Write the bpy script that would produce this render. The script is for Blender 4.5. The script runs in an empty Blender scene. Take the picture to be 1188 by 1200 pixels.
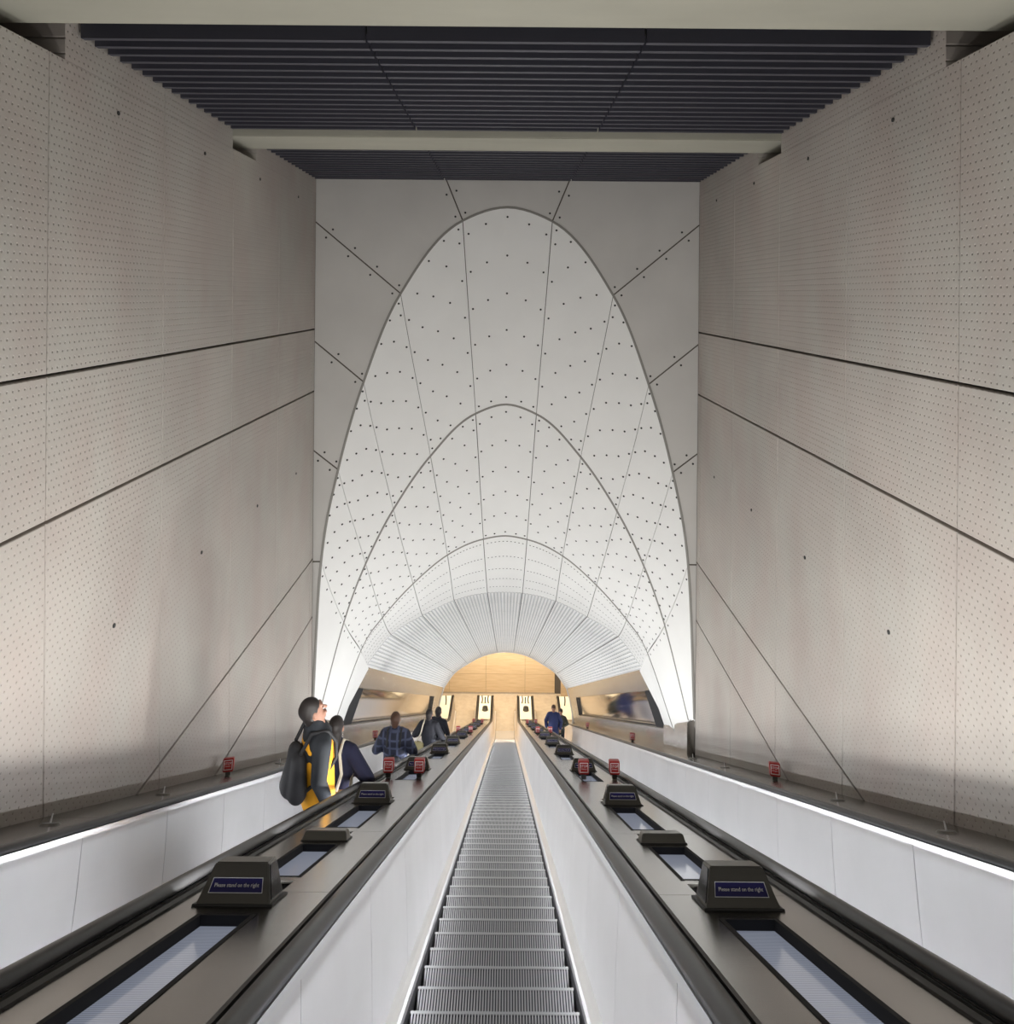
import bpy, bmesh, math, random
from mathutils import Vector, Matrix
random.seed(4)
S = bpy.context.scene
COL = bpy.data.collections.new('place'); S.collection.children.link(COL)
ZC = 23.46            # eye height above the lower landing floor
T30 = math.tan(math.radians(30))
D_END = 37.5          # where the incline meets the lower landing
def SL(d):            # height of the incline reference line at depth d
    return ZC - T30 * min(d, D_END)
ORD = ['first', 'second', 'third', 'fourth', 'fifth', 'sixth', 'seventh', 'eighth', 'ninth', 'tenth', 'eleventh', 'twelfth']

# ------------------------------------------------------------------ materials
def mat(name, base=(.5, .5, .5), rough=.5, metal=0., emit=None, estr=0., noise=None, aniso=0., bump=None, spec=None, coat=0.):
    m = bpy.data.materials.new(name); m.use_nodes = True
    nt = m.node_tree; b = nt.nodes['Principled BSDF']
    b.inputs['Base Color'].default_value = (*base, 1)
    b.inputs['Roughness'].default_value = rough
    b.inputs['Metallic'].default_value = metal
    if coat: b.inputs['Coat Weight'].default_value = coat; b.inputs['Coat Roughness'].default_value = .08
    if spec is not None: b.inputs['Specular IOR Level'].default_value = spec
    if aniso:
        b.inputs['Anisotropic'].default_value = aniso
    if emit:
        b.inputs['Emission Color'].default_value = (*emit, 1); b.inputs['Emission Strength'].default_value = estr
    tc = nt.nodes.new('ShaderNodeTexCoord')
    if noise:
        sc, amt = noise[0], noise[1]
        mp = nt.nodes.new('ShaderNodeMapping'); nt.links.new(tc.outputs['Object'], mp.inputs['Vector'])
        if len(noise) > 2: mp.inputs['Scale'].default_value = noise[2]
        n = nt.nodes.new('ShaderNodeTexNoise'); n.inputs['Scale'].default_value = sc; n.inputs['Detail'].default_value = 5
        nt.links.new(mp.outputs[0], n.inputs['Vector'])
        r = nt.nodes.new('ShaderNodeValToRGB')
        r.color_ramp.elements[0].position = .3; r.color_ramp.elements[1].position = .7
        r.color_ramp.elements[0].color = (*[c * (1 - amt) for c in base], 1)
        r.color_ramp.elements[1].color = (*[min(1, c * (1 + amt)) for c in base], 1)
        nt.links.new(n.outputs['Fac'], r.inputs['Fac']); nt.links.new(r.outputs['Color'], b.inputs['Base Color'])
    if bump:
        sc, st, scale = bump
        mp = nt.nodes.new('ShaderNodeMapping'); nt.links.new(tc.outputs['Object'], mp.inputs['Vector']); mp.inputs['Scale'].default_value = scale
        n = nt.nodes.new('ShaderNodeTexNoise'); n.inputs['Scale'].default_value = sc
        nt.links.new(mp.outputs[0], n.inputs['Vector'])
        bp = nt.nodes.new('ShaderNodeBump'); bp.inputs['Strength'].default_value = st; bp.inputs['Distance'].default_value = .004
        nt.links.new(n.outputs['Fac'], bp.inputs['Height']); nt.links.new(bp.outputs[0], b.inputs['Normal'])
    return m

def dimple_concrete():
    m = mat('dimpled_concrete', (.405, .372, .348), .85, noise=(.55, .09))
    nt = m.node_tree; b = nt.nodes['Principled BSDF']
    N = nt.nodes.new; L = nt.links.new
    tc = N('ShaderNodeTexCoord'); sep = N('ShaderNodeSeparateXYZ'); L(tc.outputs['Object'], sep.inputs[0])
    def M(op, a, bb=None, c=None):
        n = N('ShaderNodeMath'); n.operation = op
        for i, v in enumerate((a, bb, c)):
            if v is None: continue
            if isinstance(v, (int, float)): n.inputs[i].default_value = v
            else: L(v, n.inputs[i])
        return n.outputs[0]
    CY, CZ = .064, .128
    outs = []
    for off in (0., .5):
        fy = M('FRACT', M('ADD', M('DIVIDE', sep.outputs['Y'], CY), off + 50))
        fz = M('FRACT', M('ADD', M('DIVIDE', sep.outputs['Z'], CZ), off + 50))
        dy = M('MULTIPLY', M('SUBTRACT', fy, .5), CY); dz = M('MULTIPLY', M('SUBTRACT', fz, .5), CZ)
        outs.append(M('SQRT', M('ADD', M('MULTIPLY', dy, dy), M('MULTIPLY', dz, dz))))
    dist = M('MINIMUM', outs[0], outs[1])
    hgt = M('MINIMUM', M('DIVIDE', dist, .0125), 1.0)       # cone dimple
    bp = N('ShaderNodeBump'); bp.inputs['Strength'].default_value = 1.0; bp.inputs['Distance'].default_value = .0075
    L(hgt, bp.inputs['Height']); L(bp.outputs[0], b.inputs['Normal'])
    # second, finer mottling mixed in (pale grey cement bloom against pinker cement)
    old = b.inputs['Base Color'].links[0].from_socket
    n2 = N('ShaderNodeTexNoise'); n2.inputs['Scale'].default_value = 1.7; n2.inputs['Detail'].default_value = 6
    mp = N('ShaderNodeMapping'); mp.inputs['Scale'].default_value = (1, 1, .45); L(tc.outputs['Object'], mp.inputs['Vector']); L(mp.outputs[0], n2.inputs['Vector'])
    rp = N('ShaderNodeValToRGB'); rp.color_ramp.elements[0].position = .35; rp.color_ramp.elements[1].position = .68
    rp.color_ramp.elements[0].color = (.97, .93, .90, 1); rp.color_ramp.elements[1].color = (1.0, 1.03, 1.0, 1)
    L(n2.outputs['Fac'], rp.inputs['Fac'])
    mx = N('ShaderNodeMix'); mx.data_type = 'RGBA'; mx.blend_type = 'MULTIPLY'; mx.inputs[0].default_value = 1
    L(old, mx.inputs[6]); L(rp.outputs['Color'], mx.inputs[7])
    dark_dot = N('ShaderNodeMix'); dark_dot.data_type = 'RGBA'                 # small darker dot at each dimple centre
    L(M('LESS_THAN', dist, .0045), dark_dot.inputs[0]); L(mx.outputs[2], dark_dot.inputs[6]); dark_dot.inputs[7].default_value = (.20, .175, .155, 1)
    L(dark_dot.outputs[2], b.inputs['Base Color'])
    return m

def timber():
    m = mat('timber_veneer', (.60, .36, .14), .45)
    nt = m.node_tree; b = nt.nodes['Principled BSDF']; N = nt.nodes.new; L = nt.links.new
    tc = N('ShaderNodeTexCoord'); mp = N('ShaderNodeMapping'); mp.inputs['Scale'].default_value = (.6, 1, 7)
    L(tc.outputs['Object'], mp.inputs['Vector'])
    n = N('ShaderNodeTexNoise'); n.inputs['Scale'].default_value = 2.2; n.inputs['Detail'].default_value = 6; L(mp.outputs[0], n.inputs['Vector'])
    r = N('ShaderNodeValToRGB'); r.color_ramp.elements[0].color = (.56, .40, .23, 1); r.color_ramp.elements[1].color = (.67, .50, .31, 1)
    r.color_ramp.elements[0].position = .3; r.color_ramp.elements[1].position = .7
    L(n.outputs['Fac'], r.inputs['Fac']); L(r.outputs['Color'], b.inputs['Base Color'])
    return m

def plaid():
    m = mat('plaid_cloth', (.02, .025, .06), .8)
    nt = m.node_tree; b = nt.nodes['Principled BSDF']; N = nt.nodes.new; L = nt.links.new
    tc = N('ShaderNodeTexCoord'); cols = []
    for ax in ('X', 'Z'):
        w = N('ShaderNodeTexWave'); w.bands_direction = ax; w.inputs['Scale'].default_value = 2.4; w.inputs['Distortion'].default_value = .4
        L(tc.outputs['Object'], w.inputs['Vector']); cols.append(w.outputs['Fac'])
    ad = N('ShaderNodeMath'); ad.operation = 'MAXIMUM'; L(cols[0], ad.inputs[0]); L(cols[1], ad.inputs[1])
    r = N('ShaderNodeValToRGB'); r.color_ramp.elements[0].position = .72; r.color_ramp.elements[1].position = .98
    r.color_ramp.elements[0].color = (.008, .01, .025, 1); r.color_ramp.elements[1].color = (.05, .06, .11, 1)
    L(ad.outputs[0], r.inputs['Fac']); L(r.outputs['Color'], b.inputs['Base Color'])
    return m

def lens_mat():
    m = mat('ribbed_lens', (.35, .38, .45), .12, 0.)
    nt = m.node_tree; b = nt.nodes['Principled BSDF']; N = nt.nodes.new; L = nt.links.new
    tc = N('ShaderNodeTexCoord'); w = N('ShaderNodeTexWave'); w.bands_direction = 'Y'; w.inputs['Scale'].default_value = 22
    w.inputs['Distortion'].default_value = .6; L(tc.outputs['Object'], w.inputs['Vector'])
    r = N('ShaderNodeValToRGB'); r.color_ramp.elements[0].color = (.20, .23, .31, 1); r.color_ramp.elements[1].color = (.62, .68, .85, 1)
    r.color_ramp.elements[0].position = .35; r.color_ramp.elements[1].position = .8
    L(w.outputs['Fac'], r.inputs['Fac']); L(r.outputs['Color'], b.inputs['Emission Color'])
    b.inputs['Emission Strength'].default_value = LENS
    return m
LENS = .34

def aniso(m, tangent, amount):
    nt = m.node_tree; b = nt.nodes['Principled BSDF']
    c = nt.nodes.new('ShaderNodeCombineXYZ')
    for i in range(3): c.inputs[i].default_value = tangent[i]
    nt.links.new(c.outputs[0], b.inputs['Tangent']); b.inputs['Anisotropic'].default_value = amount
    return m
MT = {
 'wall': dimple_concrete(),
 'endwall': mat('smooth_concrete', (.60, .585, .56), .8, noise=(.9, .05)),
 'vault': mat('white_grc', (.80, .80, .785), .7, noise=(1.2, .02)),
 'flute': mat('white_fluted_grc', (.90, .90, .89), .6),
 'beam': mat('pale_concrete', (.37, .36, .30), .8, noise=(1.5, .09, (.4, 1, 1))),
 'dark': mat('dark_void', (.012, .012, .014), .9),
 'seal': mat('grey_joint_seal', (.24, .23, .21), .6),
 'slot': mat('grey_flute_groove', (.66, .67, .68), .8),  # groove floors a greyer tone than the flute ribs
 'reflectpanel': mat('painted_timber_reflection', (.86, .78, .60), .4),  # timber wall's reflection in the flat steel deck ends, painted as cream colour
 'gap': mat('dark_joint', (.10, .085, .07), .9),  # dark brown backing colour for panel joints and pocket linings
 'slat': mat('slate_painted_metal', (.052, .052, .068), .45),
 'hole': mat('fixing_hole', (.03, .03, .03), .8),
 'steel': mat('brushed_steel', (.56, .545, .52), .27, 1., noise=(3, .05, (30, 1, 1)), bump=(9, .25, (1, 14, 1))),
 'deck': mat('deck_steel', (.30, .288, .272), .24, 1., noise=(2.2, .06), bump=(8, .10, (1, 12, 1))),
 'panel': aniso(mat('balustrade_steel', (.90, .90, .92), .62, 1., noise=(1.2, .03)), (0, .3, .95), 1.),
 'mirror': mat('polished_steel', (.72, .71, .70), .07, 1., bump=(3, .25, (1, 2.2, .3))),
 'trim': mat('bright_trim', (.88, .88, .88), .28, .85),
 'rubber': mat('black_rubber', (.012, .012, .013), .36, spec=.3),
 'skirt': mat('dark_skirt', (.035, .035, .042), .35, .6),
 'groove': mat('dark_groove', (.03, .029, .027), .5, .4),
 'tread': mat('ribbed_aluminium', (.55, .55, .55), .38, .85),
 'riser': mat('step_body', (.09, .09, .10), .45, .7),
 'box': mat('taupe_housing', (.13, .125, .11), .38, .9),
 'plate': mat('blue_sign_plate', (.014, .011, .11), .35),
 'white': mat('white_ink', (.90, .90, .90), .5),
 'red': mat('red_paint', (.42, .022, .02), .35),
 'floor': mat('stone_floor', (.50, .41, .30), .22, noise=(4, .08)),
 'timber': timber(), 'lens': lens_mat(), 'plaid': plaid(),
 'black': mat('black_gloss', (.01, .01, .012), .15),
 'skin': mat('skin', (.30, .155, .105), .6), 'hair': mat('dark_hair', (.014, .010, .009), .6),
 'brownhair': mat('brown_hair', (.06, .025, .012), .6),
 'navy': mat('navy_cloth', (.005, .006, .026), .9), 'slate_cloth': mat('slate_cloth', (.013, .016, .021), .85),
 'yellow': mat('yellow_cloth', (.78, .36, .012), .75), 'blue': mat('blue_cloth', (.014, .022, .085), .8),
 'charcoal': mat('charcoal_cloth', (.012, .013, .02), .85), 'trouser': mat('grey_trouser', (.05, .055, .07), .85),
 'jeans': mat('dark_denim', (.02, .025, .05), .85), 'kraft': mat('tan_bag', (.40, .24, .11), .8),
 'cream': mat('cream_strap', (.55, .50, .40), .8), 'khaki': mat('khaki_bag', (.38, .33, .17), .8),
 'olive': mat('olive_cloth', (.03, .032, .02), .85), 'shoe': mat('black_shoe', (.01, .01, .01), .4),
 'pack': mat('black_nylon', (.010, .010, .012), .75), 'skinlip': mat('lip', (.35, .12, .10), .5),
 'lamp': mat('lamp_diffuser', (.8, .8, .8), .5, emit=(1, .85, .62), estr=9),
}

# ------------------------------------------------------------------ mesh helpers
def link(name, me, m=None, parent=None):
    o = bpy.data.objects.new(name, me); COL.objects.link(o)
    if m is not None:
        for k in (m if isinstance(m, (list, tuple)) else [m]): me.materials.append(MT[k])
    if parent: o.parent = parent
    return o
def fin(name, bm, m, parent=None, smooth=False, recalc=True):
    if recalc: bmesh.ops.recalc_face_normals(bm, faces=bm.faces)
    me = bpy.data.meshes.new(name); bm.to_mesh(me); bm.free()
    if smooth:
        for p in me.polygons: p.use_smooth = True
        try: me.set_sharp_from_angle(angle=math.radians(38))
        except Exception: pass
    return link(name, me, m, parent)
def empty(name, loc=(0, 0, 0)):
    o = bpy.data.objects.new(name, None); o.location = loc; o.empty_display_size = .2; COL.objects.link(o); return o
def tag(o, label=None, cat=None, group=None, kind=None):
    if label: o['label'] = label
    if cat: o['category'] = cat
    if group: o['group'] = group
    if kind: o['kind'] = kind
    return o
def struct(o, label=None): o['kind'] = 'structure'; 
def hexa(bm, P, mi=0):           # eight corners: bottom 4 ccw, top 4 ccw
    v = [bm.verts.new(p) for p in P]
    for f in ((3, 2, 1, 0), (4, 5, 6, 7), (0, 1, 5, 4), (1, 2, 6, 5), (2, 3, 7, 6), (3, 0, 4, 7)):
        fc = bm.faces.new([v[i] for i in f]); fc.material_index = mi
def box(bm, x0, x1, y0, y1, z0, z1, mi=0):
    hexa(bm, [(x0, y0, z0), (x1, y0, z0), (x1, y1, z0), (x0, y1, z0), (x0, y0, z1), (x1, y0, z1), (x1, y1, z1), (x0, y1, z1)], mi)
def quad(bm, pts, mi=0):
    f = bm.faces.new([bm.verts.new(p) for p in pts]); f.material_index = mi; return f
def slabquad(bm, pts, off, mi=0):   # planar-ish polygon thickened by vector off
    a = [bm.verts.new(p) for p in pts]; b = [bm.verts.new(Vector(p) + Vector(off)) for p in pts]
    n = len(pts)
    f = bm.faces.new(a); f.material_index = mi
    f = bm.faces.new(b[::-1]); f.material_index = mi
    for i in range(n):
        f = bm.faces.new([a[i], b[i], b[(i + 1) % n], a[(i + 1) % n]]); f.material_index = mi
PATH = [1.2, 6, 12, 18, 24, 30, 36.6, 37.2, 37.5, 37.8, 38.4, 39.8]
def sline(d):                    # reference line eased at the foot
    if d < 36.6: return ZC - T30 * d
    if d > 38.4: return ZC - T30 * 37.5
    t = (d - 36.6) / 1.8
    return ZC - T30 * (36.6 + 1.8 * (t - t * t / 2)) 
def sweep(bm, prof, ds=PATH, closed=True, mi=0, caps=True):
    rows = [[bm.verts.new((x, d, sline(d) + h)) for x, h in prof] for d in ds]
    n = len(prof)
    for a, b in zip(rows, rows[1:]):
        for i in range(n if closed else n - 1):
            f = bm.faces.new([a[i], a[(i + 1) % n], b[(i + 1) % n], b[i]]); f.material_index = mi
    if caps and closed:
        bm.faces.new(rows[0]); bm.faces.new(rows[-1][::-1])
def text_mesh(s, size, name='lettering'):
    cu = bpy.data.curves.new('t', 'FONT'); cu.body = s; cu.size = size; cu.align_x = 'CENTER'; cu.align_y = 'CENTER'; cu.extrude = .0008
    cu.resolution_u = 2
    o = bpy.data.objects.new('t', cu); S.collection.objects.link(o)
    dg = bpy.context.evaluated_depsgraph_get(); dg.update()
    me = bpy.data.meshes.new_from_object(o.evaluated_get(dg)); me.name = name
    bpy.data.objects.remove(o)
    return me
def copy_tree(o, parent=None):
    c = o.copy(); COL.objects.link(c)
    if parent is not None: c.parent = parent
    for ch in [q for q in list(COL.objects) if q.parent == o]: copy_tree(ch, c)
    return c

XW = 3.6            # half width of the shaft
DW = 13.3           # depth of the end wall

# ------------------------------------------------------------------ side walls
def side_wall(sg, name):
    w = fin(name, (lambda bm: (box(bm, sg * 3.70, sg * 3.76, -2.2, DW + 1.5, 12.6, ZC + 1.9), bm)[1])(bmesh.new()), 'gap')
    w['kind'] = 'structure'
    ys = [5.6 + 1.87 * k for k in range(-5, 5)]; ys = [-2.2] + [y for y in ys if y > -2] + [DW - .005]
    zs = [12.8, ZC - 6.07, ZC - 4.98, ZC - 1.83, ZC - .667, ZC + 1.9]
    for i, (y0, y1) in enumerate(zip(ys, ys[1:])):
        if y1 - y0 < .1: continue
        for z0, z1 in zip(zs, zs[1:]):
            if z1 < ZC - .95 - T30 * y1 - .6: continue
            bm = bmesh.new()
            gy, gz = .005, .013
            box(bm, sg * XW, sg * 3.70, y0 + gy, y1 - gy, max(z0, ZC - 1.8 - T30 * y1 if z0 < ZC - 6.5 else z0) + gz, z1 - (gz if z1 < ZC + 1.8 else 0))
            bmesh.ops.bevel(bm, geom=[e for e in bm.edges if all(abs(v.co.x) < 3.61 for v in e.verts)], offset=.006, segments=1, affect='EDGES')
            fin('wall_panel', bm, 'wall', w)
    # head strip above, open where the beams run into their pockets
    for y0, y1 in ((-2.2, 4.5), (5.79, 7.47), (7.475, 9.3), (10.17, 11.2), (11.205, DW - .005)):
        bm = bmesh.new(); box(bm, sg * XW, sg * 4.4, y0, y1, ZC + 1.9, ZC + 2.75); fin('wall_panel', bm, 'wall', w)
    bm = bmesh.new()
    box(bm, sg * 4.4, sg * 4.46, -2.2, DW, ZC + 1.6, ZC + 2.8); box(bm, sg * 3.61, sg * 4.4, 4.5, 5.79, ZC + 1.82, ZC + 1.885); box(bm, sg * 3.61, sg * 4.4, 9.3, 10.17, ZC + 1.82, ZC + 1.885)
    fin('beam_pocket', bm, 'gap', w)
    bm = bmesh.new()
    for k in range(-1, 5):
        y = 6.58 + 1.87 * k
        for z in (ZC + 1.66, ZC - 3.1):
            if y > 13: continue
            r = bmesh.ops.create_cone(bm, segments=12, radius1=.021, radius2=.021, depth=.02, cap_ends=True, matrix=Matrix.Translation((sg * 3.602, y, z)) @ Matrix.Rotation(math.pi / 2, 4, 'Y'))
    fin('fixing_socket', bm, 'hole', w)
    return w
side_wall(-1, 'wall_left'); side_wall(1, 'wall_right')

# ------------------------------------------------------------------ ceiling: beams and slats
for k, (y0, y1, where) in enumerate(((4.6, 5.45, 'nearest the camera, above the top of the escalators'), (9.3, 10.13, 'between the two bays of dark slats'))):
    bm = bmesh.new(); box(bm, -4.38, 4.38, y0, y1, ZC + 2.06, ZC + 2.72)
    bmesh.ops.bevel(bm, geom=[e for e in bm.edges if abs(e.verts[0].co.z - ZC - 2.06) < .01 and abs(e.verts[1].co.z - ZC - 2.06) < .01 and abs(e.verts[0].co.y - e.verts[1].co.y) < .01], offset=.012, segments=2, affect='EDGES')
    o = fin('concrete_beam', bm, 'beam')
    tag(o, 'pale concrete ceiling beam ' + where, 'beam', 'concrete beams across the ceiling')
bm = bmesh.new(); box(bm, -4.4, 4.4, -2.2, DW + .3, ZC + 2.76, ZC + 2.86)
o = fin('ceiling', bm, 'dark'); o['kind'] = 'structure'
segs = [(-3.57, -1.185, 'left'), (-1.165, 1.165, 'middle'), (1.185, 3.57, 'right')]
for by0, by1, bname in ((-1.9, 4.5, None), (5.95, 9.25, 'near bay, between the two beams'), (10.3, DW - .03, 'far bay, beside the arched end wall')):
    for x0, x1, sname in segs:
        if bname is None: continue
        t = empty('slatted_ceiling_panel', ((x0 + x1) / 2, by0, ZC + 2.13))
        tag(t, '%s ceiling panel of dark grey slats in the %s' % (sname, bname), 'ceiling panel', 'slatted ceiling panels')
        bm = bmesh.new(); y = by0
        L0 = t.location
        while y < by1:
            box(bm, x0 - L0.x, x1 - L0.x, y - L0.y, y + .055 - L0.y, 0, .13)
            y += .2
        fin('slat', bm, 'slat', t)
        bm = bmesh.new()
        for fx in (.04, .5, .96):
            xx = x0 + (x1 - x0) * fx - L0.x; box(bm, xx - .02, xx + .02, 0, by1 - by0, .132, .19)
        fin('carrier_rail', bm, 'slat', t)

# ------------------------------------------------------------------ ring data of the flared vault
def ring(px, d):
    return [Vector((h * dd / 830, dd, ZC + (346 - y) * dd / 830)) for (h, y), dd in zip(px, d)]
RA = ring([(0, 243), (52.5, 259), (124.5, 345), (167, 449), (196, 552), (215, 660), (224, 843)], [13.3] * 7)
RB = ring([(0, 474), (35.5, 485), (88, 535), (131, 598), (163, 662), (188, 731), (217, 843)], [14.1, 14.1, 14.1, 14.1, 14.1, 14.05, 13.7])
RC = ring([(0, 628), (25.5, 632), (67.5, 651), (107.5, 685), (143, 725), (168, 764), (203, 864)], [15.5, 15.5, 15.45, 15.35, 15.3, 15.2, 14.3])
RD = ring([(0, 694), (20.5, 695), (59.5, 704), (96.5, 722), (133, 745), (163, 783)], [17.1, 17.05, 16.9, 16.7, 16.45, 16.2])
US = [0, .5, 1.5, 2.5, 3.5, 4.5, 5.5]
def mono(pts, us, u):            # Catmull-Rom through ring points, mirrored about u=0
    s = -1 if u < 0 else 1; u = abs(u)
    P = [Vector((-pts[k].x, pts[k].y, pts[k].z)) for k in range(len(pts) - 1, 0, -1)] + list(pts)
    U = [-us[k] for k in range(len(pts) - 1, 0, -1)] + list(us[:len(pts)])
    u = min(u, U[-1])
    i = max(j for j in range(len(U) - 1) if U[j] <= u + 1e-9)
    def tang(j):
        if j == 0: return (P[1] - P[0]) / (U[1] - U[0])
        if j == len(U) - 1: return (P[j] - P[j - 1]) / (U[j] - U[j - 1])
        a, b = U[j] - U[j - 1], U[j + 1] - U[j]
        return ((P[j] - P[j - 1]) / a * b + (P[j + 1] - P[j]) / b * a) / (a + b)
    h = U[i + 1] - U[i]; t = (u - U[i]) / h
    p = P[i] * (2 * t ** 3 - 3 * t * t + 1) + tang(i) * h * (t ** 3 - 2 * t * t + t) + P[i + 1] * (3 * t * t - 2 * t ** 3) + tang(i + 1) * h * (t ** 3 - t * t)
    return Vector((s * p.x, p.y, p.z))
def RP(k, u): return mono((RA, RB, RC, RD)[k], US, u)
def flare(w, u):                 # w 0..3 along the rings A,B,C,D
    k = min(2 if abs(u) <= 4.5001 else 1, int(w)); t = w - k
    p0, p1 = RP(k, u), RP(k + 1, u)
    def tg(j):
        if j == 0: return RP(1, u) - RP(0, u) + Vector((0, -.22, -.1))
        if j == 3 and abs(u) <= 4.5: return (RP(3, u) - RP(2, u)) * .5 + Vector((0, 1.2, -.69)) * .45
        if j == 2 and abs(u) > 4.5: return RP(2, u) - RP(1, u)
        return (RP(j + 1, u) - RP(j - 1, u)) * .5
    m0, m1 = tg(k), tg(k + 1)
    return p0 * (2 * t ** 3 - 3 * t * t + 1) + m0 * (t ** 3 - 2 * t * t + t) + p1 * (3 * t * t - 2 * t ** 3) + m1 * (t ** 3 - t * t)
def fnormal(w, u):
    e = .02
    w0, w1 = max(0, w - e), min(3 if abs(u) <= 4.5 else 2, w + e)
    a = flare(w1, u) - flare(w0, u); b = flare(w, u + e) - flare(w, u - e)
    n = a.cross(b)
    if n.length < 1e-9: return Vector((0, -1, 0))
    n.normalize()
    c = Vector((0, flare(w, u).y - 3, ZC - 8))
    if n.dot(c - flare(w, u)) < 0: n = -n
    return n

vault = empty('ceiling', (0, 0, 0)); vault['kind'] = 'structure'
def flare_panel(k, u0, u1, dots):
    bm = bmesh.new(); NU, NV = 8, 10
    p = flare(k + .5, (u0 + u1) / 2)
    wid = max(.3, (flare(k + .5, u1) - flare(k + .5, u0)).length); hei = max(.3, (flare(k + 1, (u0 + u1) / 2) - flare(k, (u0 + u1) / 2)).length)
    gu, gv = min(.05, .007 / wid), min(.05, .015 / hei)
    front, back = [], []
    for j in range(NV + 1):
        w = k + gv + (1 - 2 * gv) * j / NV; rf, rb = [], []
        for i in range(NU + 1):
            u = u0 + (u1 - u0) * (gu + (1 - 2 * gu) * i / NU)
            q = flare(w, u); n = fnormal(w, u)
            rf.append(bm.verts.new(q)); rb.append(bm.verts.new(q - n * .04))
        front.append(rf); back.append(rb)
    for j in range(NV):
        for i in range(NU):
            bm.faces.new([front[j][i], front[j][i + 1], front[j + 1][i + 1], front[j + 1][i]])
            bm.faces.new([back[j][i], back[j + 1][i], back[j + 1][i + 1], back[j][i + 1]])
    for j in range(NV):
        for i in (0, NU): bm.faces.new([front[j][i], front[j + 1][i], back[j + 1][i], back[j][i]])
    for i in range(NU):
        for j in (0, NV): bm.faces.new([front[j][i], front[j][i + 1], back[j][i + 1], back[j][i]])
    bmesh.ops.recalc_face_normals(bm, faces=bm.faces)
    for (w, u, r, asp) in dots:
        q = flare(w, u); n = fnormal(w, u)
        a = n.orthogonal().normalized() if asp == 1 else (flare(w, u + .02) - flare(w, u - .02)).normalized()
        b = n.cross(a); q = q + n * .003
        vs = [bm.verts.new(q + a * math.cos(t * math.pi / 4) * r * asp + b * math.sin(t * math.pi / 4) * r) for t in range(8)]
        f = bm.faces.new(vs)
        f.normal_update()
        if f.normal.dot(n) < 0: f.normal_flip()
        f.material_index = 1
    me = bpy.data.meshes.new('cladding_panel'); bm.to_mesh(me); bm.free()
    for pl in me.polygons: pl.use_smooth = pl.material_index == 0
    try: me.set_sharp_from_angle(angle=math.radians(40))
    except Exception: pass
    return link('cladding_panel', me, ['vault', 'hole'], vault)
for k in range(3):
    for c in range(-4, 5):
        u0, u1 = c - .5, c + .5; dots = []
        if k < 2:
            nr = 6 if k == 0 else 6
            wid_m = (flare(k + .5, u1) - flare(k + .5, u0)).length
            for r in range(nr):
                w = k + (.045 + r * .91 / (nr - 1))
                skew = 0
                for uu in (-.44, -.24, 0, .24, .44):
                    dw = .06 * abs(uu) / .44 if c == 0 else .13 * (uu / .44) * (1 if c > 0 else -1)
                    ww = min(k + .965, max(k + .03, w + dw * (.5 if c == 0 else 1)))
                    dots.append((ww, c + uu, .021, 1))
        else:
            for r, w in enumerate((2.06, 2.25, 2.44, 2.63, 2.82)):
                for i in range(10):
                    dots.append((w, c - .41 + .82 * i / 9, .012, 1.6))
        flare_panel(k, u0, u1, dots)
    if k < 2:
        for sg in (-1, 1):
            a, b = (4.5, 5.5) if sg > 0 else (-5.5, -4.5)
            dots = [(k + .1 + .2 * i, sg * 4.56, .02, 1) for i in range(5)]
            flare_panel(k, a, b, dots)
def ribbon(pts, nrm, w, h, name, m, parent):
    bm = bmesh.new(); rows = []
    for i, p in enumerate(pts):
        t = (pts[min(i + 1, len(pts) - 1)] - pts[max(i - 1, 0)]).normalized(); n = nrm[i]; b = t.cross(n).normalized()
        rows.append([bm.verts.new(p + b * (w * x) + n * (h * y)) for x, y in ((-.5, -1), (-.5, .8), (-.3, 1), (.3, 1), (.5, .8), (.5, -1))])
    for a, b in zip(rows, rows[1:]):
        for i in range(5): bm.faces.new([a[i], a[i + 1], b[i + 1], b[i]])
    return fin(name, bm, m, parent)
for k, (w_, mm) in enumerate(((.044, 'seal'), (.042, 'seal'), (.040, 'seal'))):
    us_ = [-5.49 + 10.98 * i / 132 for i in range(133)]
    ribbon([flare(k + 0., u) for u in us_], [fnormal(min(k + .02, 1.98) if k < 2 else 1.99, u) if k else (fnormal(.02, u) + Vector((0, -1, 0))).normalized() for u in us_], w_, .006, 'joint_seal', mm, vault)
# lower side panel between ring C and the window, and dark backing behind all joints
NT = Vector((3.30, 15.75, ZC - .577 * 15.75 + .345)); NB = Vector((3.50, 15.35, ZC - .577 * 15.35 - .49))
for sg in (-1, 1):
    bm = bmesh.new()
    pts = [flare(2.02, 4.515), flare(2.5, 4.515), flare(2.985, 4.5), NT.lerp(NB, .02), NT.lerp(NB, .5), NB, RC[6] + Vector((0, .03, 0)), flare(2, 5.0) + Vector((-.0, .03, 0))]
    pts = [Vector((sg * p.x, p.y, p.z)) for p in pts]
    slabquad(bm, pts, (sg * .04, .03, 0)); bmesh.ops.triangulate(bm, faces=[f for f in bm.faces if len(f.verts) > 4])
    fin('cladding_panel', bm, 'vault', vault)
bm = bmesh.new()
rows = []
for j in range(31):
    w = j / 10; rows.append([bm.verts.new(flare(w, u) - fnormal(w, u) * .05) for u in [-4.5 + .25 * i for i in range(37)]])
for a, b in zip(rows, rows[1:]):
    for i in range(36): bm.faces.new([a[i], a[i + 1], b[i + 1], b[i]])
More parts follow.
